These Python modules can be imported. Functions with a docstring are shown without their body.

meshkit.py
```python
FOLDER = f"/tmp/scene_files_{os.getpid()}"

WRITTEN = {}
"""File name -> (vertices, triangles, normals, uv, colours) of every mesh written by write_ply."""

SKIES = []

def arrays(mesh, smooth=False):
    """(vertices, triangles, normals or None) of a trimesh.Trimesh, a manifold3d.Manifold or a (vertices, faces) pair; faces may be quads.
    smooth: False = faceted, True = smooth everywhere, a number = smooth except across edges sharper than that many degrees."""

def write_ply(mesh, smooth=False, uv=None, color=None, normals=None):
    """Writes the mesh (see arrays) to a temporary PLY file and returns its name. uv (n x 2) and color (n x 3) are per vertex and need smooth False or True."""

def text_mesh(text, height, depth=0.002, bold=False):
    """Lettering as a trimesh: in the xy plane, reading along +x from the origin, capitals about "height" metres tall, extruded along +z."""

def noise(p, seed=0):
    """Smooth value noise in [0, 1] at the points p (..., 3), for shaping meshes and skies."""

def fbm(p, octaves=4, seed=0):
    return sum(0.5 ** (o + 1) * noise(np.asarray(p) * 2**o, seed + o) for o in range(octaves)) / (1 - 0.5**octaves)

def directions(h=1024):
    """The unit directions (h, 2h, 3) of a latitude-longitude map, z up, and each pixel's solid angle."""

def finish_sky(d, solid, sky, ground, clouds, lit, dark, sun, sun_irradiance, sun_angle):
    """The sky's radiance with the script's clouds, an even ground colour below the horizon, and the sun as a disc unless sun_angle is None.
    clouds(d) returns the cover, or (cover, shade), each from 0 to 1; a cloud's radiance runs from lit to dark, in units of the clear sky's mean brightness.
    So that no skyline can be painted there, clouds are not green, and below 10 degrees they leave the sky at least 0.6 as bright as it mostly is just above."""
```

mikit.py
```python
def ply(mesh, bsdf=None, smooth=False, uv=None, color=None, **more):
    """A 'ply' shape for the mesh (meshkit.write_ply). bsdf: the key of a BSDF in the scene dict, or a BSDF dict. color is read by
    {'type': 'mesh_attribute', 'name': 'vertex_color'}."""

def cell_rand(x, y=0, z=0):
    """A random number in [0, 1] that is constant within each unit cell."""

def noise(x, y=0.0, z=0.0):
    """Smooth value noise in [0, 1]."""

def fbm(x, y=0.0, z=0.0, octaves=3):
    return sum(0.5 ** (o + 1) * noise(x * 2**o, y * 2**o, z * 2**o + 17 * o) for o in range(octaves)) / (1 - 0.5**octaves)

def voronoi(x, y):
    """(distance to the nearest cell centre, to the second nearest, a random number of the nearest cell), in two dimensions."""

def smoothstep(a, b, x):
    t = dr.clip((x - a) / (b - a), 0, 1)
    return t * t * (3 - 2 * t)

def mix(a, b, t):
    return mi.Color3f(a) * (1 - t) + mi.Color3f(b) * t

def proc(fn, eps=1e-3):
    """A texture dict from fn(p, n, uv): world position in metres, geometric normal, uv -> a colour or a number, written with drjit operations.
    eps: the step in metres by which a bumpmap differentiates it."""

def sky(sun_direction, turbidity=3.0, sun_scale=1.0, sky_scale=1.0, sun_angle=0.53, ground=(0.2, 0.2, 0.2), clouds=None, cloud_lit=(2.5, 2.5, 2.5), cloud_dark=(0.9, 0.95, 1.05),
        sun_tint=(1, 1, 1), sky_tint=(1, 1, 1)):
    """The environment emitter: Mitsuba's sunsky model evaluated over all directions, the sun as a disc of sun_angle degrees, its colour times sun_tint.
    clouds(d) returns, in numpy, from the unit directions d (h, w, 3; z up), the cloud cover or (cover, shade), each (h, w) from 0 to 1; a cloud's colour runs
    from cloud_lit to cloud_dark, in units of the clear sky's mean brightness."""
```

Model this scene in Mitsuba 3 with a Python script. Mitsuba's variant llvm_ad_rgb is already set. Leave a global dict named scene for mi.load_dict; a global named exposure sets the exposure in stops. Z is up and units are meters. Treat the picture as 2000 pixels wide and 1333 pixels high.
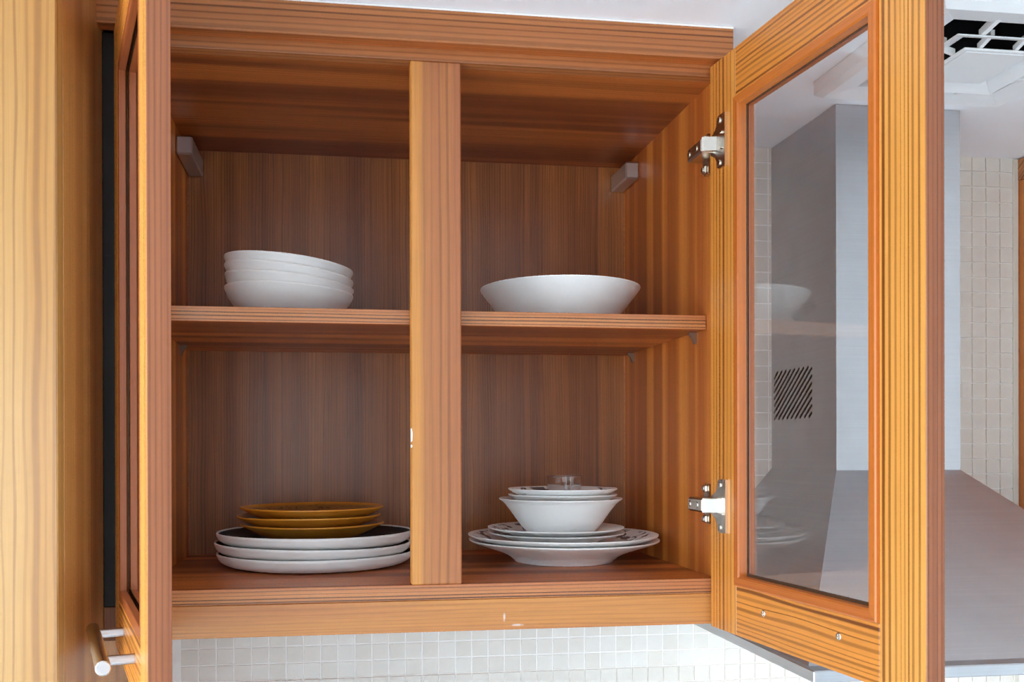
import math
import numpy as np
import trimesh
import drjit as dr
import mitsuba as mi
import mikit
from mikit import noise, fbm, cell_rand, smoothstep, mix, proc
from shapely.geometry import Polygon, LineString, box as sbox
from shapely.ops import unary_union

T = mi.ScalarTransform4f
scene, labels = {}, {}

# ------------------------------------------------------------------ camera, sky, lamps, exposure
# metres; x along the wall cabinet, y into the wall, z up; the origin is the cabinet's inner right front bottom corner
EYE = np.array([-0.43112, -1.00639, 0.14848])
YAW, PITCH, ROLL, F_PX, CX, CY = 0.139158, -0.001738, -0.0022639, 1800.617, 911.303, 881.573
_F = np.array([math.sin(YAW) * math.cos(PITCH), math.cos(YAW) * math.cos(PITCH), math.sin(PITCH)])
_R0 = np.array([math.cos(YAW), -math.sin(YAW), 0.0])
_U0 = np.cross(_R0, _F)
_U = -math.sin(ROLL) * _R0 + math.cos(ROLL) * _U0
scene['camera'] = {
    'type': 'perspective', 'fov_axis': 'x', 'fov': math.degrees(2 * math.atan(1000 / F_PX)), 'near_clip': 0.02, 'far_clip': 100.0,
    'principal_point_offset_x': (1000 - CX) / 2000, 'principal_point_offset_y': (666.5 - CY) / 1333,
    'to_world': T().look_at(EYE.tolist(), (EYE + _F).tolist(), _U.tolist()),
}
scene['sky'] = mikit.sky((0.25, 0.85, 0.6), turbidity=4.0, sun_scale=0.3, ground=(0.42, 0.41, 0.39),
                         clouds=lambda d: 0.82 + 0 * d[..., 2], cloud_lit=(0.80, 1.03, 1.20), cloud_dark=(0.8, 0.82, 0.88), sky_tint=(0.95, 1.0, 1.0))
exposure = 6.12
LAMP = 0.85                                     # radiance of the two lamps under the hood

CEIL, FLOOR, WALL = 0.6235, -1.56, 0.3706      # ceiling, floor, tiled wall
W, H, D = 0.6404, 0.5746, 0.3455               # inside of the wall cabinet


# ------------------------------------------------------------------ helpers
def put(key, mesh, bsdf, smooth=False, uv=None, **more):
    n, k = 0, key
    while k in scene:
        n += 1
        k = f'{key}_{n:03d}'
    scene[k] = mikit.ply(mesh, bsdf, smooth=smooth, uv=uv, **more)
    return k


_taken = set()


def holder(key):
    """A key for a thing or part that has no mesh of its own."""
    n, k = 0, key
    while k in _taken:
        n += 1
        k = f'{key}_{n:03d}'
    _taken.add(k)
    return k


def tag(key, label=None, category=None, group=None, kind=None):
    labels[key] = {a: b for a, b in (('label', label), ('category', category), ('group', group), ('kind', kind)) if b}


def cbox(x0, x1, y0, y1, z0, z1, c=0.0008):
    """A box with chamfered edges."""
    lo, hi = np.minimum([x0, y0, z0], [x1, y1, z1]), np.maximum([x0, y0, z0], [x1, y1, z1])
    c = min(c, 0.45 * (hi - lo).min())
    pts = []
    for sx in (0, 1):
        for sy in (0, 1):
            for sz in (0, 1):
                s = np.array([sx, sy, sz])
                p = np.where(s, hi, lo)
                for k in range(3):
                    q = p + np.where(s, -c, c)
                    q[k] = p[k]
                    pts.append(q)
    return trimesh.convex.convex_hull(np.array(pts))


def cat(*m):
    return trimesh.util.concatenate(list(m))


def quad(*p):
    p = np.array(p, float)
    return trimesh.Trimesh(p, [[0, 1, 2], [0, 2, 3]], process=False)


def hullm(pts):
    return trimesh.convex.convex_hull(np.array(pts, float))


def cyl(a, b, r, n=24, c=0.0):
    """A rod from a to b, its ends chamfered by c."""
    a, b = np.array(a, float), np.array(b, float)
    z = (b - a) / np.linalg.norm(b - a)
    x = np.cross(z, [0, 0, 1] if abs(z[2]) < .9 else [1, 0, 0])
    x /= np.linalg.norm(x)
    y = np.cross(z, x)
    t = np.arange(n) * 2 * np.pi / n
    ring = np.outer(np.cos(t), x) + np.outer(np.sin(t), y)
    rows = [a + ring * (r - c), a + z * c + ring * r, b - z * c + ring * r, b + ring * (r - c)] if c else [a + ring * r, b + ring * r]
    return hullm(np.vstack(rows))


def moved(mesh, M):
    m = mesh.copy()
    m.apply_transform(M)
    return m


def frame(h, d, n):
    """Local (u, n, z) to world."""
    M = np.eye(4)
    M[:3, 0], M[:3, 1], M[:3, 2], M[:3, 3] = d, n, [0, 0, 1], h
    return M


def lathe(profile, centre, seg=112, tilt=(0, 0), wob=None, closed=True):
    """Revolves the (r, z, s) profile; returns mesh and uv = (s, angle / 2 pi). wob(angle, r) lifts and wob2 widens."""
    P = np.array(profile, float)
    t = np.arange(seg + 1) * 2 * np.pi / seg
    tg = np.append(t[:-1], 0.)
    c, s = np.cos(tg), np.sin(tg)
    V, UV = [], []
    for j in range(len(P)):
        r, z = P[j, 0] * np.ones_like(t), P[j, 1] * np.ones_like(t)
        if wob is not None:
            dr_, dz_ = wob(tg, P[j, 0], P[j, 1])
            r, z = r + dr_, z + dz_
        V.append(np.stack([r * c, r * s, z], 1))
        UV.append(np.stack([np.full_like(t, P[j, 2]), t / (2 * np.pi)], 1))
    V, UV = np.vstack(V), np.vstack(UV)
    n, Fc = seg + 1, []
    for j in range(len(P) - 1):
        i = np.arange(seg)
        a, b = j * n + i, (j + 1) * n + i
        Fc.append(np.stack([a, a + 1, b + 1], 1))
        Fc.append(np.stack([a, b + 1, b], 1))
    Fc = np.vstack(Fc)
    tx, ty = tilt
    V[:, 2] += V[:, 0] * tx + V[:, 1] * ty
    V += np.array(centre)
    m = trimesh.Trimesh(V, Fc, process=False)
    ok = m.area_faces > 1e-13
    m.update_faces(ok)
    return m, UV


def smooth_profile(pts, n=8):
    """Catmull-Rom through the (r, z) points."""
    P = np.array(pts, float)
    Q = np.vstack([2 * P[0] - P[1], P, 2 * P[-1] - P[-2]])
    out = []
    for i in range(1, len(Q) - 2):
        for t in np.arange(n) / n:
            a, b, c, d = Q[i - 1:i + 3]
            out.append(.5 * (2 * b + (c - a) * t + (2 * a - 5 * b + 4 * c - d) * t * t + (3 * b - a - 3 * c + d) * t ** 3))
    out.append(P[-1])
    return np.array(out)


def lin(r, g, b):
    f = lambda v: v / 12.92 if v <= .04045 else ((v + .055) / 1.055) ** 2.4
    return tuple(f(x / 255) for x in (r, g, b))


# ------------------------------------------------------------------ materials
def veins(u, v, freq, wob, seed, lo=.10, hi=.26):
    """Dark growth lines across u, running along v, irregular in spacing, width and depth."""
    w = u + wob * (noise(v * 2.3, u * 16, seed) - .5) + .3 * wob * (noise(v * 11, u * 60, seed + 3.5) - .5)
    s = w * freq + 1.7 * noise(w * freq * .33, v * .4, seed + 7.5)
    c = dr.floor(s)
    e = dr.abs(s - c - .5)
    wd = lo + (hi - lo) * cell_rand(c, int(seed) + 5)
    soft = 1 - smoothstep(wd * .35, wd * 1.15, e)
    return soft * (.3 + .7 * cell_rand(c + 31, int(seed) + 9)) * (.75 + .5 * noise(v * 6, c, seed))


def wood(u_of, v_of, light, other, dark, freq=150., wob=.002, seed=1.5, depth=.8, band=30., bandv=.8, pore=.10, lo=.10, hi=.26, contrast=1.0, k=(.90, .80, .70), marks=(), sap=None):
    light, other, dark = (tuple(.89 * a * b for a, b in zip(c, k)) for c in (light, other, dark))
    def fn(p, n, uv):
        u, v = u_of(p), v_of(p)
        b = fbm(u * band, v * bandv, seed + 20.5, octaves=3)
        base = mix(light, other, smoothstep(.5 - .24 / contrast, .5 + .24 / contrast, b))
        dk = depth * veins(u, v, freq, wob, seed, lo, hi)
        col = mix(base, dark, dr.clip(dk, 0, 1))
        g = (noise(u * 1700, v * 28, seed + 2.5) - .5) * .6 + (noise(u * 700, v * 9, seed + 4.5) - .5) * .4
        if sap:                                      # a golden stripe of sapwood along one edge
            col = mix(col, mix(sap[2], col, .35), 1 - smoothstep(sap[0], sap[1], u + .004 * noise(v * 5, u * 90, 2.5)))
        for mx, mv, rx, rv in marks:                 # old paint smears
            e = dr.sqrt(dr.square((u - mx) / rx) + dr.square((v - mv) / rv))
            col = mix(col, (.75, .72, .70), .55 * (1 - smoothstep(.4, 1.1, e + .5 * noise(u * 900, v * 900, 3.5))))
        return col * (1 + 2 * pore * g)
    return {'type': 'principled', 'base_color': proc(fn), 'roughness': 0.33, 'specular': 0.5, 'clearcoat': 0.25, 'clearcoat_gloss': 0.85}


LT, OR, DK = lin(238, 178, 96), lin(222, 150, 70), lin(120, 66, 28)
M = {
    'wood_door_stile': wood(lambda p: .3 * p.x - p.y, lambda p: p.z, LT, OR, DK, 145, .0022, 1.5, .95, 45, .5, .08, .11, .34),
    'wood_door_rail': wood(lambda p: p.z, lambda p: p.x - p.y, lin(226, 152, 70), OR, DK, 200, .008, 4.5, .95, 45, .7, .08, .11, .36),
    'wood_bead': wood(lambda p: .3 * p.x - p.y, lambda p: p.z, lin(214, 130, 56), lin(194, 108, 46), lin(140, 74, 34), 200, .002, 8.5, .25, 60, .5, .06),
    'wood_bead_rail': wood(lambda p: p.z, lambda p: p.x - p.y, lin(206, 124, 58), lin(190, 106, 50), lin(140, 74, 34), 200, .002, 8.5, .25, 60, .5, .06),
    'wood_edge': wood(lambda p: p.x, lambda p: p.z, lin(184, 118, 82), lin(160, 96, 66), lin(100, 60, 46), 230, .0018, 12.5, .75, 120, 1.0, .12, k=(.78, .64, .48)),
    'wood_stop': wood(lambda p: p.x + .3 * p.y, lambda p: p.z, lin(186, 112, 66), lin(164, 92, 54), lin(120, 64, 40), 260, .002, 15.5, .4, 60, .8, .10, k=(.80, .68, .56)),
    'wood_crown': wood(lambda p: p.z + .8 * p.y, lambda p: p.x, lin(206, 146, 102), lin(192, 126, 84), lin(112, 64, 40), 140, .003, 3.5, .95, 60, .6, .10, .13, .40, k=(.82, .69, .50)),
    'wood_rail': wood(lambda p: p.z + .8 * p.y, lambda p: p.x, lin(222, 160, 100), lin(206, 136, 98), lin(168, 100, 70), 210, .012, 6.5, .38, 34, 1.8, .12, k=(.78, .655, .46), marks=((-.0372, -.2482, .0075, .0022), (-.0465, -.2338, .0022, .010))),
    'wood_stile': wood(lambda p: p.x + .7 * p.y, lambda p: p.z, lin(216, 152, 98), lin(198, 130, 98), lin(150, 88, 62), 120, .010, 9.5, .55, 40, .9, .12, k=(.72, .585, .41), sap=(-.3430, -.3340, lin(214, 146, 66))),
    'wood_side': wood(lambda p: p.y + .6 * p.x, lambda p: p.z, lin(214, 142, 68), lin(172, 96, 48), lin(122, 64, 32), 260, .003, 5.5, .3, 40, .22, .14, contrast=1.15, k=(1.05, .92, .75)),
    'wood_back': wood(lambda p: p.x, lambda p: p.z, lin(158, 104, 60), lin(118, 70, 44), lin(78, 44, 28), 250, .012, 7.5, .6, 60, .3, .26, contrast=.42, k=(1.16, .95, .64)),
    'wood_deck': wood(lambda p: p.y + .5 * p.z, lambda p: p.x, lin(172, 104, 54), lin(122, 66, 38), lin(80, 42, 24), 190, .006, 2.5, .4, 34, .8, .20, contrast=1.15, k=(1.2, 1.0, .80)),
    'wood_shelf_edge': wood(lambda p: p.z + .6 * p.y, lambda p: p.x, lin(206, 142, 96), lin(190, 122, 84), lin(80, 48, 38), 250, .0026, 14.5, .95, 90, 2.0, .14, .12, .40, k=(.92, .80, .64)),
    'wood_tall_front': wood(lambda p: p.x + .5 * p.y, lambda p: p.z, lin(226, 180, 120), lin(216, 162, 96), lin(176, 122, 70), 98, .012, 10.5, .75, 34, .7, .08, .12, .46, k=(.69, .62, .47)),
    'wood_tall_side': wood(lambda p: p.y + .4 * p.x, lambda p: p.z, lin(192, 134, 76), lin(170, 110, 60), lin(118, 72, 38), 330, .0016, 11.5, .6, 40, .3, .10, k=(1.0, .95, .85)),
    'wood_filler': wood(lambda p: p.x + p.y, lambda p: p.z, lin(150, 98, 62), lin(130, 80, 50), lin(90, 54, 34), 260, .002, 13.5, .5, 60, .4, .10),
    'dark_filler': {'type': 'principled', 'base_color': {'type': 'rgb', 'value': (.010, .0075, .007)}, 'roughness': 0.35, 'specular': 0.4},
    'ceiling_paint': {'type': 'diffuse', 'reflectance': {'type': 'rgb', 'value': (0.90, 0.92, 0.95)}},
    'wall_paint': {'type': 'diffuse', 'reflectance': {'type': 'rgb', 'value': (0.84, 0.84, 0.84)}},
    'floor_tile': {'type': 'roughplastic', 'diffuse_reflectance': {'type': 'rgb', 'value': (0.68, 0.69, 0.70)}, 'alpha': 0.2},
    'grout': {'type': 'diffuse', 'reflectance': {'type': 'rgb', 'value': (0.88, 0.86, 0.83)}},
    'trim_cream': {'type': 'roughplastic', 'diffuse_reflectance': {'type': 'rgb', 'value': (0.72, 0.67, 0.58)}, 'alpha': 0.25},
    'caulk': {'type': 'diffuse', 'reflectance': {'type': 'rgb', 'value': (0.86, 0.85, 0.84)}},
    'white_plastic': {'type': 'roughplastic', 'diffuse_reflectance': {'type': 'rgb', 'value': (0.90, 0.905, 0.91)}, 'alpha': 0.25},
    'dark_metal': {'type': 'roughplastic', 'diffuse_reflectance': {'type': 'rgb', 'value': (0.03, 0.03, 0.032)}, 'alpha': 0.3},
    'gasket': {'type': 'roughplastic', 'diffuse_reflectance': {'type': 'rgb', 'value': (0.085, 0.047, 0.028)}, 'alpha': 0.2},
    'nickel': {'type': 'roughconductor', 'material': 'none', 'specular_reflectance': {'type': 'rgb', 'value': (0.80, 0.77, 0.70)}, 'alpha': 0.13},
    'satin_steel': {'type': 'roughconductor', 'material': 'none', 'specular_reflectance': {'type': 'rgb', 'value': (0.70, 0.70, 0.72)}, 'alpha': 0.22},
    'bracket_cover': {'type': 'principled', 'base_color': {'type': 'rgb', 'value': (0.62, 0.60, 0.60)}, 'metallic': 0.85, 'roughness': 0.28, 'specular': 0.5},
    'brown_plastic': {'type': 'roughplastic', 'diffuse_reflectance': {'type': 'rgb', 'value': (0.20, 0.10, 0.06)}, 'alpha': 0.25},
    'pane': {'type': 'thindielectric', 'int_ior': 1.62},
    'clear_glass': {'type': 'dielectric', 'int_ior': 1.5},
    'white_matte': {'type': 'principled', 'base_color': {'type': 'rgb', 'value': (0.80, 0.785, 0.77)}, 'roughness': 0.45, 'specular': 0.4},
    'white_gloss': {'type': 'principled', 'base_color': {'type': 'rgb', 'value': (0.82, 0.825, 0.82)}, 'roughness': 0.18, 'specular': 0.5},
    'charcoal_glaze': {'type': 'principled', 'base_color': {'type': 'rgb', 'value': (0.022, 0.030, 0.036)}, 'roughness': 0.25, 'specular': 0.5},
}


def steel_fn(p, n, uv):
    g = noise(p.z * 900, p.x * 6 + p.y * 6, 3.5) - .5
    dirt = fbm(p.x * 9 + p.y * 11, p.z * 9, 5.5, octaves=4)
    return mi.Color3f(.60, .60, .615) * (1 + .10 * g) * (.86 + .26 * dirt)


M['stainless'] = {'type': 'principled', 'base_color': proc(steel_fn), 'metallic': 0.92, 'roughness': 0.40, 'specular': 0.5}


def tile_bsdf(c):
    return {'type': 'principled', 'base_color': {'type': 'rgb', 'value': c}, 'roughness': 0.28, 'specular': 0.5}


M['tile_a'], M['tile_b'], M['tile_c'] = tile_bsdf((.735, .695, .635)), tile_bsdf((.715, .675, .61)), tile_bsdf((.75, .715, .66))


def amber_fn(p, n, uv):
    th = uv.y * 6.28318
    r = dr.abs(1 - uv.x) * 2 * .092                   # inside: uv.x runs from .5 at the rim to 1 at the centre
    x, y = r * dr.cos(th), r * dr.sin(th)
    inside = smoothstep(.515, .56, uv.x)
    m = fbm(x * 90, y * 90, 2.5, octaves=3)
    sp = smoothstep(.60, .72, noise(x * 420, y * 420, 6.5))
    glaze = mix(lin(192, 118, 30), lin(206, 138, 52), noise(p.x * 40, p.y * 40, p.z * 90))
    inner = mix(lin(128, 84, 46), lin(156, 106, 62), m)
    inner = mix(inner, lin(58, 38, 26), sp * .8)
    return mix(glaze, inner, inside)


M['amber_glaze'] = {'type': 'principled', 'base_color': proc(amber_fn), 'roughness': 0.22, 'specular': 0.5}


def floral(R, lo, hi, seed, cover):
    def fn(p, n, uv):
        th = uv.y * 6.28318
        rr = dr.select(uv.x > .5, dr.abs(1 - uv.x) * 2, 0.)
        x, y = rr * R * dr.cos(th), rr * R * dr.sin(th)
        ring = smoothstep(lo, lo + .05, rr) * (1 - smoothstep(hi - .04, hi, rr))
        patch = smoothstep(cover, cover + .08, noise(dr.cos(th) * 2.6 + 5, dr.sin(th) * 2.6 + 5, seed))
        stem = 1 - smoothstep(.03, .07, dr.abs(noise(x * 75, y * 75, seed + 3) - .5))
        leaf = smoothstep(.60, .66, noise(x * 150, y * 150, seed + 9))
        k = ring * patch * dr.maximum(stem, leaf)
        return mix((.82, .825, .82), lin(58, 52, 60), k * .9)
    return {'type': 'principled', 'base_color': proc(fn), 'roughness': 0.18, 'specular': 0.5}


M['floral_dinner'] = floral(.125, .68, .97, 4.5, .36)
M['floral_side'] = floral(.0895, .62, .96, 8.5, .36)
M['floral_small'] = floral(.072, .62, .97, 2.5, .40)
for k, v in M.items():
    scene[k] = v if v['type'] in ('thindielectric', 'dielectric') else {'type': 'twosided', 'b': v}

# ------------------------------------------------------------------ the room
X0, X1, Y0 = -2.3, 2.0, -3.4
VX0, VX1, VY0, VY1 = 0.181, 0.443, -0.145, 0.114            # the ceiling vent
OX0, OX1, OY0, OY1 = VX0 + .035, VX1 - .035, VY0 + .035, VY1 - .03
tc = .04
ceil = cat(cbox(X0, OX0, Y0, WALL, CEIL, CEIL + tc, 0), cbox(OX1, X1, Y0, WALL, CEIL, CEIL + tc, 0),
           cbox(OX0, OX1, Y0, OY0, CEIL, CEIL + tc, 0), cbox(OX0, OX1, OY1, WALL, CEIL, CEIL + tc, 0))
put('ceiling', ceil, 'ceiling_paint'); tag('ceiling', kind='structure')
put('floor', cbox(X0, X1, Y0, WALL, FLOOR - .05, FLOOR, 0), 'floor_tile'); tag('floor', kind='structure')
put('wall_back', cbox(X0, X1, WALL, WALL + .1, FLOOR, CEIL + tc, 0), 'grout'); tag('wall_back', kind='structure')
put('wall_right', cbox(X1, X1 + .1, Y0, WALL, FLOOR, CEIL, 0), 'wall_paint'); tag('wall_right', kind='structure')


def wall_with_opening(axis, at, a0, a1, o0, o1, z0, z1):
    parts = []
    for (p0, p1, q0, q1) in ((a0, o0, FLOOR, CEIL), (o1, a1, FLOOR, CEIL), (o0, o1, FLOOR, z0), (o0, o1, z1, CEIL)):
        if p1 - p0 > .002 and q1 - q0 > .002:
            parts.append(cbox(at - .1, at, p0, p1, q0, q1, 0) if axis == 'x' else cbox(p0, p1, at - .1, at, q0, q1, 0))
    return cat(*parts)


LW = (-3.3, -0.45, -1.50, 0.57)     # opening of the left wall: y0, y1, z0, z1
RW = (-2.2, -1.0, -0.95, 0.50)       # opening of the rear wall: x0, x1, z0, z1
put('wall_left', wall_with_opening('x', X0, Y0, WALL, *LW), 'wall_paint'); tag('wall_left', kind='structure')
put('wall_rear', wall_with_opening('y', Y0, X0, X1, *RW), 'wall_paint'); tag('wall_rear', kind='structure')


def window_frame(key, axis, at, o0, o1, z0, z1, n):
    b = []
    w = .05
    for k in range(n + 1):
        c = o0 + w / 2 + (o1 - o0 - w) * k / n
        b.append((c - w / 2, c + w / 2, z0, z1))
    b += [(o0, o1, z0, z0 + w), (o0, o1, z1 - w, z1)]
    m = cat(*[cbox(at - .075, at - .025, p, q, r, s, .004) if axis == 'x' else cbox(p, q, at - .075, at - .025, r, s, .004) for p, q, r, s in b])
    put(key, m, 'white_plastic'); tag(key, kind='structure')


window_frame('window_1', 'x', X0, *LW, 4)
window_frame('window_2', 'y', Y0, *RW, 2)

# mosaic tiles, 25 mm apart
PITCH_T, PITCH_Z, TX, TZ = 0.025, 0.02467, -0.6311, -0.14
tile = cbox(-.0115, .0115, -.0006, .0014, -.0113, .0113, .0004)
tiles = [mikit.ply(tile, b) for b in ('tile_a', 'tile_b', 'tile_c')]
rng = np.random.default_rng(7)
spots = []
for i in range(-1, 104):
    x = TX + (i + .5) * PITCH_T
    for j in range(-34, 31):
        z = TZ + (j + .5) * PITCH_Z
        if .660 < x < .689 or z > CEIL - .009:
            continue
        below = z < -.045 and -.645 < x < .16 and z > -.20
        strip = .45 < x < .67 and z > .03
        glass = .17 < x < .26 and z > .02
        spots.append((x, z, below or strip or glass))
near = [s for s in spots if s[2]][:300]
for x, z, _ in near:
    n = len([1 for k in scene if k.startswith('wall_back__tile')])
    key = 'wall_back__tile' + (f'_{n:03d}' if n else '')
    scene[key] = {**tiles[rng.integers(3)], 'to_world': T().translate([x, WALL, z])}
chosen = {(round(x, 4), round(z, 4)) for x, z, _ in near}
rest = [s for s in spots if (round(s[0], 4), round(s[1], 4)) not in chosen]
flat = trimesh.Trimesh(*(lambda b: (b.vertices, b.faces))(trimesh.creation.box((.023, .004, .023))), process=False)
put('wall_back__tile_field', cat(*[moved(flat, trimesh.transformations.translation_matrix([x, WALL - .0006, z])) for x, z, _ in rest]), 'tile_b')
tag('wall_back__tile_field', label='cream mosaic tiles behind the cabinet and hood', kind='stuff')
put('trim_1', cbox(.6665, .6755, WALL - .006, WALL, -.6, CEIL - .001, .001), 'trim_cream'); tag('trim_1', kind='structure')

# ------------------------------------------------------------------ the wall cabinet
C = 'wall_cabinet'
tag(C, 'open wooden wall cabinet with two glass doors holding stacked dishes', 'cabinet')
S = .018
put(C + '__side_panel', cbox(-W - S, -W, 0, D, -.0519, CEIL - .002), 'wood_side')
put(C + '__side_panel', cbox(0, S, 0, D, -.0519, CEIL - .002), 'wood_side')
put(C + '__back_panel', cbox(-W, 0, D, D + .008, -.017, H + .01, 0), 'wood_back')
put(C + '__top_panel', cbox(-W, 0, .0175, D, H, H + S, 0), 'wood_deck')
put(C + '__bottom_panel', cbox(-W, 0, .0012, D, -.0165, 0), 'wood_deck')
put(C + '__bottom_edge', cbox(-W, 0, 0, .0012, -.0168, 0, .0004), 'wood_shelf_edge')
put(C + '__top_rail', cbox(-W, 0, -.0005, .0175, H - .0002, H + .0165, .0008), 'wood_crown')
put(C + '__lower_rail', cbox(-W, -.0002, .0005, .0185, -.0519, -.0172, .0006), 'wood_rail')
put(C + '__centre_stile', cbox(-.3514, -.2956, -.0006, .0174, .0002, H - .0004, .0014), 'wood_stile')
# crown: a board that stands proud of the front and meets the ceiling
put(C + '__crown', cat(cbox(-.6745, .0112, -.0200, -.0012, .5890, CEIL - .0022, .0004), cbox(-.6745, .0112, -.0200, -.0175, .5868, .5892, .0004)), 'wood_crown')
put(C + '__soffit', cbox(-.6743, .0110, -.0174, -.0012, .5872, .5889, .0002), 'wood_deck')  # shade under the crown put into the colour by the darker deck wood
put(C + '__top_filler', cbox(-.6743, .0110, -.0010, .06, H + S + .0002, CEIL - .0024, .0004), 'wood_crown')
put(C + '__caulk_line', cbox(-.6745, .0114, -.0212, -.010, CEIL - .0024, CEIL - .0003, .0004), 'caulk')
labels[C + '__caulk_line'] = {'label': 'white caulk line along the top of the crown'}
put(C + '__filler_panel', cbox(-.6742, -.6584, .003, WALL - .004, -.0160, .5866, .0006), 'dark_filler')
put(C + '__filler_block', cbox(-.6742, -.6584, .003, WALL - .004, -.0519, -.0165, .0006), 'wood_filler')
labels[C + '__filler_panel'] = {'label': 'dark filler in the gap beside the tall cabinet'}

# shelf with its supports
SH = put(C + '__shelf', cbox(-W + .0004, -.0008, .0312, D - .001, .2895, .3055, .0005), 'wood_deck')
put(SH + '__edge_band', cbox(-W + .0004, -.0010, .0300, .0312, .2893, .3057, .0003), 'wood_shelf_edge')


def support(x, side, y):
    """A small moulded shelf support: a tapering fin under the shelf, on the side panel; side = -1 for the right panel."""
    pts = []
    for yy in (y, y + .006):
        for (a, z) in ((0, 0), (.0095, 0), (.0095, -.0022), (.0062, -.0055), (.0036, -.0105), (.0026, -.0135), (0, -.0135)):
            pts.append((x + side * a, yy, .2893 + z))
    p = np.array(pts)
    poly = Polygon([(q[0], q[2]) for q in p[:7]])
    m = trimesh.creation.extrude_polygon(poly, .006, engine='earcut')
    m.apply_transform(np.array([[1, 0, 0, 0], [0, 0, -1, y + .006], [0, 1, 0, 0], [0, 0, 0, 1.]]))
    put(C + '__shelf_support', m, 'brown_plastic')


for x, s_, y in ((0, -1, .060), (0, -1, .297), (-W, 1, .060), (-W, 1, .270)):
    support(x, s_, y)
labels[C + '__shelf_support'] = {'label': 'small brown plastic shelf support'}

# covers of the hangers in the upper back corners
for x0, x1 in ((-.0208, -.0004), (-W + .0004, -W + .0216)):
    y0 = .272 if x0 > -.3 else .243
    k = put(C + '__hanger_cover', cbox(x0, x1, y0, D - .0005, .5370, .5615, .0022), 'bracket_cover')
    labels[k] = {'label': 'grey metallic hanger cover in the upper corner'}
put(C + '__paint_chip', cat(hullm([(-.3517, y, z) for y in (-.0009, .0030) for z in (.156, .171)] + [(-.3500, -.0009, .158), (-.3495, -.0009, .166), (-.3507, -.0009, .172)]),
                           hullm([(-.3517, y, z) for y in (-.0009, .0030) for z in (.150, .154)] + [(-.3500, -.0009, .1515), (-.3502, -.0009, .1535)])), 'caulk')
labels[C + '__paint_chip'] = {'label': 'pale chip on the stile edge'}

# doors: local u from the hinge edge to the free edge, n from the inner face outwards, z up
DW, DT, ZB, ZT, SW, BW = .3363, .0166, -.0533, .5828, .0545, .0105


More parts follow.
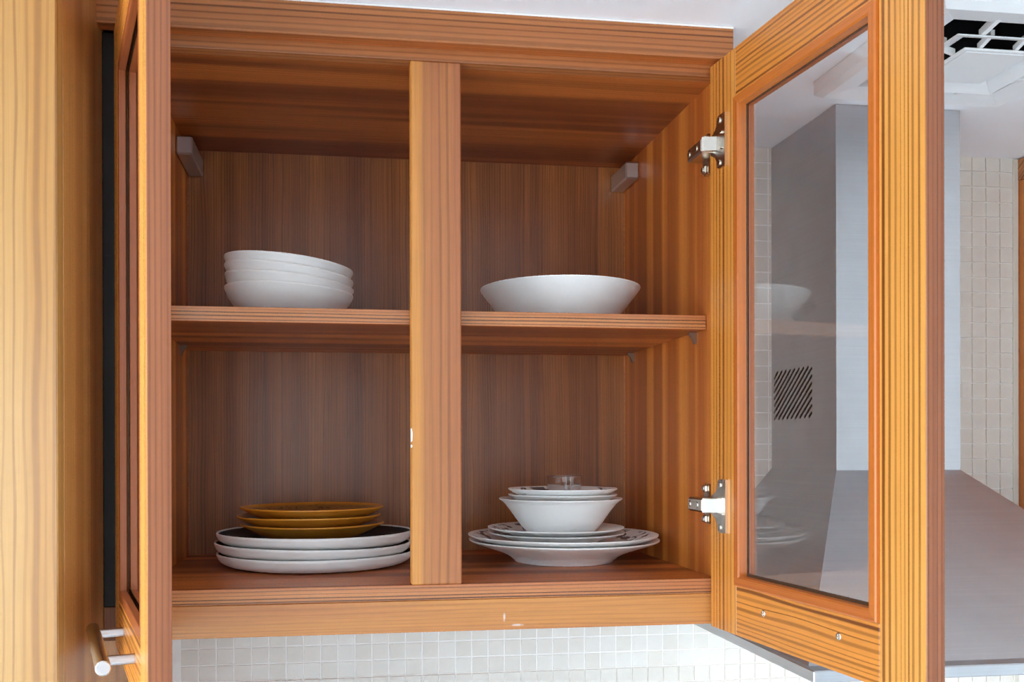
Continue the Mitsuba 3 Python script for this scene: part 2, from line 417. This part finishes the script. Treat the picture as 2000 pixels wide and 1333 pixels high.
def door(h, ang, mirror):
    d = np.array([math.sin(ang), -math.cos(ang), 0])
    n = np.array([math.cos(ang), math.sin(ang), 0]) * (-1 if mirror else 1)
    A = frame(np.array(h), d, n)

    def B(*a):
        return moved(cbox(*a), A)
    dk = holder(C + '__door')
    tag(dk, 'glass door at the ' + ('left, seen nearly edge on' if mirror else 'right, opened towards the hood'))
    lipn = .0100
    for u0, u1, l0, l1 in ((0, SW, SW, SW + BW), (DW - .0007 - SW, DW - .0007, DW - SW - BW - .0007, DW - SW - .0007)):
        put(dk + '__stile', B(u0, u1, 0, DT, ZB, ZT, .0008), 'wood_door_stile')
        put(dk + '__glass_stop', B(l0, l1, lipn, DT - .0001, ZB + SW, ZT - SW, .0005), 'wood_stop')
    for z0, z1, l0, l1 in ((ZB, ZB + SW, ZB + SW, ZB + SW + BW), (ZT - SW, ZT, ZT - SW - BW, ZT - SW)):
        put(dk + '__rail', B(SW + .0002, DW - SW - .0009, .0001, DT - .0001, z0, z1, .0005), 'wood_door_rail')
        put(dk + '__glass_stop', B(SW, DW - SW - .0007, lipn, DT - .0002, l0, l1, .0005), 'wood_stop')
    put(dk + '__edge_band', B(DW - .0007, DW, 0, DT, ZB, ZT, .0003), 'wood_edge')
    # beads that hold the pane, standing proud of the inner face, mitred
    a0, a1, b0, b1 = SW, DW - SW - .0007, ZB + SW, ZT - SW
    prof = [(0, .0068), (0, -.0026), (.0014, -.0036), (.0085, -.0036), (.0105, -.0022), (.0105, .0068)]

    def bead(side):
        pts = []
        for w, nn in prof:
            if side in ('l', 'r'):
                u = a0 + w if side == 'l' else a1 - w
                pts += [(u, nn, b0 + w), (u, nn, b1 - w)]
            else:
                z = b0 + w if side == 'b' else b1 - w
                pts += [(a0 + w, nn, z), (a1 - w, nn, z)]
        return moved(hullm(pts), A)
    for s in 'lr':
        put(dk + '__bead', bead(s), 'wood_bead')
    for s in 'bt':
        put(dk + '__bead', bead(s), 'wood_bead_rail')
    g0, g1, e0, e1 = a0 + BW, a1 - BW, b0 + BW, b1 - BW
    gm = cat(B(g0 - .003, g0 + .0005, .0072, .0080, e0, e1, 0), B(g1 - .0005, g1 + .003, .0072, .0080, e0, e1, 0),
             B(g0, g1, .0070, .0082, e0 - .003, e0 + .0030, 0), B(g0, g1, .0070, .0082, e1 - .0008, e1 + .003, 0))
    k = put(dk + '__gasket', gm, 'gasket')
    k = put(dk + '__glass_pane', moved(quad((g0, .0083, e0), (g1, .0083, e0), (g1, .0083, e1), (g0, .0083, e1)), A), 'pane')
    # bar handle on the outer face and the two screws that hold it
    zh, off = -.0206, .025
    hm = [cyl((.080, DT + off, zh), (.254, DT + off, zh), .0060, 28, .0008)]
    for u in (.107, .2275):
        hm.append(cyl((u, DT, zh), (u, DT + off - .003, zh), .0042, 20))
    k = put(dk + '__handle', moved(cat(*hm), A), 'satin_steel', smooth=35)
    labels[k] = {'label': 'brushed steel bar handle'}
    for u in (.107, .2275):
        m = cat(cyl((u, .0004, zh), (u, -.0010, zh), .0036, 20, .0006), cbox(u - .0022, u + .0022, -.0014, -.0008, zh - .0005, zh + .0005, .0002),
                cbox(u - .0005, u + .0005, -.0014, -.0008, zh - .0022, zh + .0022, .0002))
        k = put(dk + '__screw', moved(m, A), 'nickel', smooth=30)
    # cup hinges
    for zc in (.4893, .0850):
        hk = holder(C + '__hinge')
        tag(hk, 'nickel concealed hinge')
        half = [(.0375, .0295), (.0245, .0295), (.0215, .0275), (.0205, .0205), (.0165, .0150), (.0085, .0105), (.0062, .0085)]
        poly = Polygon(half + [(u, -z) for u, z in half[::-1]])
        fl = trimesh.creation.extrude_polygon(poly, .0030, engine='earcut')
        fl.apply_transform(np.array([[1, 0, 0, 0], [0, 0, -1, -.0002], [0, 1, 0, zc], [0, 0, 0, 1.]]))
        cup = cat(cbox(.0300, .0345, -.0050, -.0030, zc - .0095, zc - .0080, .0003), cbox(.0300, .0345, -.0050, -.0030, zc + .0080, zc + .0095, .0003))
        put(hk + '__flange', moved(cat(fl, cup), A), 'nickel')
        for zz in (-.0235, .0235):
            put(hk + '__screw', moved(cyl((.0265, -.0030, zc + zz), (.0265, -.0046, zc + zz), .0034, 18, .0006), A), 'nickel', smooth=30)
        # body along the side panel and link into the cup, in world coordinates
        sx = 1 if not mirror else -1
        xw = 0 if not mirror else -W

        def BX(x0, x1, *r):
            return cbox(xw + sx * x0, xw + sx * x1, *r)
        wing = [(.0060, 0), (.0072, .0140), (.0076, .0225), (.0190, .0225), (.0205, .0140), (.0240, .0085)]
        wp = Polygon([(y, z) for y, z in wing] + [(y, -z) for y, z in wing[::-1][:-1]])
        pl = trimesh.creation.extrude_polygon(wp.buffer(.0012).buffer(-.0006), .0070, engine='earcut')
        pl.apply_transform(np.array([[0, 0, -sx, xw - .0001 * sx], [1, 0, 0, 0], [0, 1, 0, zc], [0, 0, 0, 1.]]))
        put(hk + '__mounting_plate', cat(pl, BX(-.0070, -.0110, .0080, .0190, zc - .0220, zc - .0130, .0016), BX(-.0070, -.0110, .0080, .0190, zc + .0130, zc + .0220, .0016)), 'nickel')
        m1 = cat(BX(-.0065, -.0270, -.0205, .0220, zc - .0080, zc + .0080, .0020), BX(-.0075, -.0235, .0220, .0290, zc - .0060, zc + .0060, .0018))
        put(hk + '__arm', m1, 'nickel')
        dq = [(A @ np.array([u, nn, 0, 1]))[:2] for u, nn in ((.0225, .0030), (.0190, .0030))]
        xa = xw - sx * .0272
        lk = hullm([(x, y, zc + z) for x, y in ((xa, -.0222), (xa + sx * .002, -.0238), (xa + sx * .001, -.0185), (xw - sx * .012, -.0262), tuple(dq[0]), tuple(dq[1])) for z in (-.0078, .0078)])
        put(hk + '__link', lk, 'nickel')
        for y in (-.006, .0155):
            put(hk + '__screw', cyl((xw - sx * .0268, y, zc), (xw - sx * .0280, y, zc), .0036, 18, .0005), 'nickel', smooth=30)
        for z in (-.0178, .0178):
            put(hk + '__screw', cyl((xw - sx * .0108, .0135, zc + z), (xw - sx * .0124, .0135, zc + z), .0034, 18, .0005), 'nickel', smooth=30)


door((-.0108, -.006, 0), .1128, False)
door((-.6433, -.006, 0), math.radians(16.5), True)

# ------------------------------------------------------------------ the tall cabinet at the left and the cabinet at the right
Q = 'tall_cabinet'
tag(Q, 'tall wooden cabinet with a pale striped front at the left edge', 'cabinet')
put(Q + '__side_panel', cbox(-.6925, -.6745, -.1345, WALL - .003, FLOOR + .1, CEIL - .002, .0006), 'wood_tall_side')
put(Q + '__door', cbox(-1.27, -.6745, -.1545, -.1350, FLOOR + .1, CEIL - .004, .0012), 'wood_tall_front')
put(Q + '__carcass', cbox(-1.27, -.693, -.134, WALL - .003, FLOOR, CEIL - .003, 0), 'wood_tall_side')
R_ = 'wall_cabinet_001'
tag(R_, 'brown wooden cabinet at the right edge beyond the hood', 'cabinet')
put(R_ + '__side_panel', cbox(.6757, .694, .02, WALL - .001, -.0519, .5865, .0006), 'wood_side')
put(R_ + '__carcass', cbox(.6945, 1.27, .02, WALL - .001, -.0519, .5865, 0), 'wood_side')
put(R_ + '__crown', cbox(.6740, 1.27, -.02, WALL - .001, .587, CEIL - .002, .0008), 'wood_crown')
put(R_ + '__door', cbox(.678, 1.26, -.0, .0195, -.05, .585, .001), 'wood_door_stile')

# ------------------------------------------------------------------ extractor hood
E_ = 'extractor_hood'
tag(E_, 'stainless steel extractor hood with square chimney behind the glass door', 'extractor hood')
cx0, cx1, cy0, zc0 = .2490, .4360, .1800, .1180
slots = []
rect = sbox(.2445, .193, .3630, .2695)
for k in range(-8, 24):
    y = .2300 + k * .0134
    s = LineString([(y, .160), (y - .2, .160 + .2 * .80)]).intersection(rect.buffer(-.002))
    if not s.is_empty and s.length > .004:
        slots.append(s.buffer(.0021))
plate = sbox(cy0 + .001, zc0, WALL, CEIL - .0005).difference(unary_union(slots))
pm = trimesh.creation.extrude_polygon(plate, .0009, engine='earcut')
pm.apply_transform(np.array([[0, 0, 1, cx0], [1, 0, 0, 0], [0, 1, 0, 0], [0, 0, 0, 1.]]))
front = cat(cbox(cx0, cx1, cy0, cy0 + .001, zc0, CEIL - .0005, .0004), cbox(cx1 - .001, cx1, cy0, WALL, zc0, CEIL - .0005, .0004))
put(E_ + '__chimney', cat(pm, front), 'stainless')
put(E_ + '__vent_backing', cbox(cx0 + .006, cx0 + .010, .225, .368, .170, .290, 0), 'dark_metal')
labels[E_ + '__vent_backing'] = {'label': 'dark interior behind the slanted vent slots'}
bx0, bx1, by0, zb0 = .0700, .6150, -.0760, -.0855
top = [(cx0, cy0, zc0), (cx1, cy0, zc0), (cx1, WALL, zc0), (cx0, WALL, zc0)]
bot = [(bx0, by0, zb0), (bx1, by0, zb0), (bx1, WALL, zb0), (bx0, WALL, zb0)]
put(E_ + '__canopy', hullm(top + bot), 'stainless')
rx0, rx1, ry0 = .0639, .6210, -.0980
put(E_ + '__rim', cbox(rx0, rx1, ry0, WALL - .001, -.0985, zb0, .0012), 'stainless')

for x in (.20, .48):
    lm = trimesh.creation.cylinder(.028, .002, sections=32)
    lm.apply_translation([x, .150, -.0998])
    k = put(E_ + '__lamp_ring', cat(trimesh.creation.annulus(.028, .034, .003, sections=32, transform=trimesh.transformations.translation_matrix([x, .150, -.1000]))), 'satin_steel')
    disc = trimesh.Trimesh(*(lambda t: (np.vstack([[[x, .150, -.1012]], np.stack([x + .0275 * np.cos(t), .150 + .0275 * np.sin(t), -.1012 + 0 * t], 1)]),
                             [[0, 1 + (i + 1) % 32, 1 + i] for i in range(32)]))(np.arange(32) * 2 * np.pi / 32), process=False)
    k = put(E_ + '__lamp', disc, 'caulk', emitter={'type': 'area', 'radiance': {'type': 'rgb', 'value': tuple(LAMP * c for c in (1.0, .97, .92))}})
    labels[k] = {'label': 'small round lamp under the hood'}

# ------------------------------------------------------------------ ceiling vent
V = 'ceiling_vent'
tag(V, 'square white ceiling vent with stepped frames above the hood', 'vent')


def ring(ax0, ax1, ay0, ay1, az, bx0_, bx1_, by0_, by1_, bz, th):
    """A sloping square collar from the outer rectangle a to the inner rectangle b, th thick."""
    def rc(x0, x1, y0, y1, z):
        return [(x0, y0, z), (x1, y0, z), (x1, y1, z), (x0, y1, z)]
    v = np.array(rc(ax0, ax1, ay0, ay1, az) + rc(bx0_, bx1_, by0_, by1_, bz) + rc(ax0, ax1, ay0, ay1, az + th) + rc(bx0_, bx1_, by0_, by1_, bz + th))
    f = []
    for i in range(4):
        j = (i + 1) % 4
        f += [[i, 4 + i, 4 + j], [i, 4 + j, j], [8 + i, 8 + j, 12 + j], [8 + i, 12 + j, 12 + i], [i, j, 8 + j], [i, 8 + j, 8 + i], [4 + i, 12 + j, 4 + j], [4 + i, 12 + i, 12 + j]]
    m = trimesh.Trimesh(v, f, process=False)
    m.fix_normals()
    return m


of = cat(ring(VX0, VX1, VY0, VY1, .6060, VX0 + .008, VX1 - .008, VY0 + .008, VY1 - .008, .600, .0170),
         ring(VX0 + .008, VX1 - .008, VY0 + .008, VY1 - .008, .600, VX0 + .038, VX1 - .038, VY0 + .038, VY1 - .038, .6050, .0120))
put(V + '__outer_frame', of, 'white_plastic')
put(V + '__middle_frame', ring(VX0 + .055, VX1 - .055, VY0 + .055, VY1 - .055, .5965, VX0 + .078, VX1 - .078, VY0 + .078, VY1 - .078, .6060, .0020), 'white_plastic')
put(V + '__centre_plate', cat(cbox(.2640, .3500, -.0630, .0260, .5950, .5975, .0008), cbox(.2690, .3450, -.0580, .0210, .5940, .5952, .0006)), 'white_plastic')
db = .0015
put(V + '__duct_box', cat(cbox(OX0, OX0 + db, OY0, OY1, CEIL - .002, CEIL + .12, 0), cbox(OX1 - db, OX1, OY0, OY1, CEIL - .002, CEIL + .12, 0), cbox(OX0, OX1, OY0, OY0 + db, CEIL - .002, CEIL + .12, 0),
                          cbox(OX0, OX1, OY1 - db, OY1, CEIL - .002, CEIL + .12, 0), cbox(OX0, OX1, OY0, OY1, CEIL + .118, CEIL + .12, 0)), 'dark_metal')
labels[V + '__duct_box'] = {'label': 'dark duct behind the frames'}
for a in range(4):
    for t in (-.045, .045):
        mx, my = (VX0 + VX1) / 2, (VY0 + VY1) / 2
        c, s = math.cos(a * math.pi / 2), math.sin(a * math.pi / 2)
        pts = []
        for r, z in ((.108, .606), (.108, .616), (.070, .5985), (.070, .606)):
            for w in (-.003, .003):
                pts.append((mx + c * r - s * (t + w), my + s * r + c * (t + w), z))
        put(V + '__bracket', hullm(pts), 'white_plastic')
for a in range(4):
    for t in (-.022, .022):
        c, s = math.cos(a * math.pi / 2), math.sin(a * math.pi / 2)
        pts = []
        for r, z in ((.062, .604), (.062, .610), (.040, .5972), (.040, .604)):
            for w in (-.0025, .0025):
                pts.append((.307 + c * r - s * (t + w), -.0185 + s * r + c * (t + w), z))
        put(V + '__bracket', hullm(pts), 'white_plastic')


# ------------------------------------------------------------------ crockery
def dish(name, outer, inner, centre, bsdf, label, category, group=None, tilt=(0, 0), wob=None, n=7, inner_bsdf=None, seg=112):
    """outer and inner: (r, z) points, outer from the axis below to the rim, inner from the rim to the axis."""
    o, i = smooth_profile(outer, n), smooth_profile(inner, n)
    R = max(o[:, 0].max(), i[:, 0].max())
    po = [(r, z, .5 * min(r / R, 1)) for r, z in o]
    pi_ = [(r, z, .5 + .5 * (1 - min(r / R, 1))) for r, z in i]
    key = name
    k = 0
    while any(q == key or q.startswith(key + '__') for q in scene):
        k += 1
        key = f'{name}_{k:03d}'
    if inner_bsdf is None:
        m, uv = lathe(po + pi_, centre, seg, tilt, wob)
        scene[key] = mikit.ply(m, bsdf, smooth=True, uv=uv)
    else:
        m, uv = lathe(po + pi_[:20], centre, seg, tilt, wob)
        scene[key + '__body'] = mikit.ply(m, bsdf, smooth=True, uv=uv)
        m, uv = lathe(pi_[19:], centre, seg, tilt, wob)
        scene[key + '__glaze'] = mikit.ply(m, inner_bsdf, smooth=True, uv=uv)
        labels[key + '__glaze'] = {'label': 'dark glaze on the inside'}
    tag(key, label, category, group)
    return key


def hand(seed, a, b):
    """A hand-made rim: low waves in height and radius that grow towards the rim."""
    q = np.random.default_rng(seed)
    ph, am = q.uniform(0, 6.28, 4), q.uniform(.5, 1, 4)

    def f(t, r, z):
        w = sum(am[k] * np.sin((k + 2) * t + ph[k]) for k in range(2)) / 2
        v = sum(am[k + 2] * np.sin((k + 2) * t + ph[k + 2]) for k in range(2)) / 2
        return a * w * (r / .1), b * v * min(max(z, 0) / .015, 1) * min(r / .04, 1)
    return f


# three stoneware plates, lower left
sp_o = [(0, .0012), (.085, .0010), (.098, .0004), (.1120, .0022), (.1215, .0072), (.1258, .0140), (.1262, .0168)]
sp_i = [(.1262, .0168), (.1254, .0178), (.1240, .0176), (.1228, .0150), (.1190, .0090), (.1100, .0058), (.085, .0048), (0, .0046)]
PX, PY = -.4600, .2130
for k, (z, t, lab) in enumerate(((0, (0, 0), 'bottom of the three large white stoneware plates under the amber plates'),
                                 (.0128, (-.010, .004), 'middle one of the three large white stoneware plates under the amber plates'),
                                 (.0258, (.000, -.003), 'white stoneware plate with dark inside, directly under the amber plates'))):
    dish('stoneware_plate', sp_o, sp_i, (PX + (.001, -.0015, .001)[k], PY, z), 'white_matte', lab, 'plate', 'large stoneware plates at the lower left',
         t, hand(k + 3, .0009, .0007), inner_bsdf='charcoal_glaze')
# three amber plates on them
am_o = [(0, .0012), (.046, .0010), (.050, .0), (.052, .0012), (.070, .0080), (.085, .0155), (.0920, .0192)]
am_i = [(.0920, .0192), (.0922, .0204), (.0908, .0210), (.083, .0168), (.068, .0104), (.050, .0056), (.02, .0046), (0, .0046)]
for k, (z, dx, lab) in enumerate(((.0330, .001, 'bottom one of the three amber glazed plates'), (.0436, -.003, 'middle one of the three amber glazed plates'),
                                  (.0542, .001, 'top amber glazed plate with speckled brown inside'))):
    dish('amber_plate', am_o, am_i, (-.4645 + dx, .2125, z), 'amber_glaze', lab, 'plate', 'amber plates at the lower left', ((.003, .004, .001)[k], 0), hand(k + 20, .0005, .0004))
# four white bowls, upper left
bw_o = [(0, .0012), (.030, .0008), (.036, .0), (.046, .0030), (.062, .0130), (.0735, .0260), (.0790, .0370)]
bw_i = [(.0790, .0370), (.0790, .0384), (.0774, .0386), (.0705, .0270), (.058, .0150), (.040, .0065), (.02, .0045), (0, .0044)]


def leaning(seed, tx, ty):
    h = hand(seed, .0007, .0006)

    def f(t, r, z):
        a, b = h(t, r, z)
        return a, b + (tx * r * np.cos(t) + ty * r * np.sin(t)) * min(max(z, 0) / .0386, 1)
    return f


for k, (z, t0, tx, dx, lab) in enumerate(((.3057, 0, -.050, 0, 'bottom bowl of the stack of four white bowls'), (.3172, -.022, -.080, .0005, 'second bowl from the bottom of the stack of white bowls'),
                                          (.3284, -.040, -.075, 0, 'third bowl from the bottom of the stack of white bowls'), (.3398, -.052, -.045, -.0005, 'top bowl of the stack of four white bowls'))):
    dish('white_bowl', bw_o, bw_i, (-.4895 + dx, .160, z), 'white_matte', lab, 'bowl', 'white bowls at the upper left', (t0, .004 * k), leaning(k + 40, tx, .015))
# wide bowl, upper right
sv_o = [(0, .0010), (.050, .0008), (.058, .0), (.066, .0035), (.0815, .0205), (.0945, .0370), (.1025, .0478)]
sv_i = [(.1025, .0478), (.1030, .0488), (.1018, .0490), (.092, .0375), (.078, .0205), (.062, .0060), (.04, .0042), (0, .0042)]
dish('serving_bowl', sv_o, sv_i, (-.1455, .160, .3056), 'white_gloss', 'wide white serving bowl alone on the upper right shelf', 'bowl')
# the pile at the lower right
RX, RY = -.1345, .1900
dn_o = [(0, .0020), (.058, .0018), (.060, .0), (.064, .0), (.067, .0030), (.078, .0105), (.098, .0180), (.1180, .0245), (.1250, .0275)]
dn_i = [(.1250, .0275), (.1256, .0288), (.1244, .0294), (.116, .0272), (.096, .0210), (.080, .0145), (.070, .0075), (.05, .0056), (0, .0056)]
for k, z in enumerate((.0004, .0072)):
    dish('dinner_plate', dn_o, dn_i, (RX + (.0008, -.0006)[k], RY, z), 'floral_dinner', ('bottom plate of the right pile, largest and white', 'large white plate with floral rim under the side plates')[k], 'plate', 'dinner plates at the lower right')
sd_o = [(0, .0018), (.042, .0016), (.044, .0), (.047, .0), (.050, .0026), (.060, .0090), (.078, .0140), (.0895, .0172)]
sd_i = [(.0895, .0172), (.0900, .0184), (.0888, .0188), (.077, .0164), (.062, .0118), (.052, .0062), (.035, .0048), (0, .0048)]
for k, z in enumerate((.0206, .0272)):
    dish('side_plate', sd_o, sd_i, (RX - .0095 + (.0007, -.0005)[k], RY, z), 'floral_side', ('lower of two small white plates between bowl and large plates', 'upper of two small floral plates, directly under the deep white bowl')[k], 'plate', 'side plates at the lower right')
db_o = [(0, .0016), (.030, .0014), (.033, .0), (.038, .0010), (.050, .0110), (.064, .0300), (.0745, .0435), (.0808, .0482)]
db_i = [(.0808, .0482), (.0816, .0494), (.0802, .0500), (.0725, .0450), (.061, .0310), (.047, .0135), (.03, .0048), (0, .0046)]
dish('deep_bowl', db_o, db_i, (RX - .0035, RY, .0338), 'white_gloss', 'deep white bowl standing on the floral side plates', 'bowl')
sb_o = [(0, .0014), (.028, .0012), (.031, .0), (.035, .0012), (.050, .0060), (.063, .0125), (.0712, .0175)]
sb_i = [(.0712, .0175), (.0722, .0186), (.0708, .0192), (.060, .0140), (.046, .0075), (.030, .0040), (0, .0038)]
for k, z in enumerate((.0700, .0775)):
    dish('small_dish', sb_o, sb_i, (RX - .0005, RY, z), ('white_gloss', 'floral_small')[k], ('plain small white dish set inside the deep bowl', 'topmost small white dish with floral inside, holding the glass')[k], 'dish', 'small dishes in the deep bowl', (.0, 0.0))
gl_o = [(0, .0), (.0185, .0), (.0205, .0015), (.0222, .0120), (.0236, .0290), (.0238, .0300)]
gl_i = [(.0238, .0300), (.0232, .0304), (.0226, .0299), (.0212, .0150), (.0196, .0065), (.0150, .0042), (0, .0040)]
dish('votive_glass', gl_o, gl_i, (RX + .0015, RY - .002, .0820), 'clear_glass', 'small clear glass cup on top of the right pile', 'glass', n=5, seg=120, wob=lambda t, r, z: (.0007 * np.cos(10 * t) * (r > .021), 0 * t))
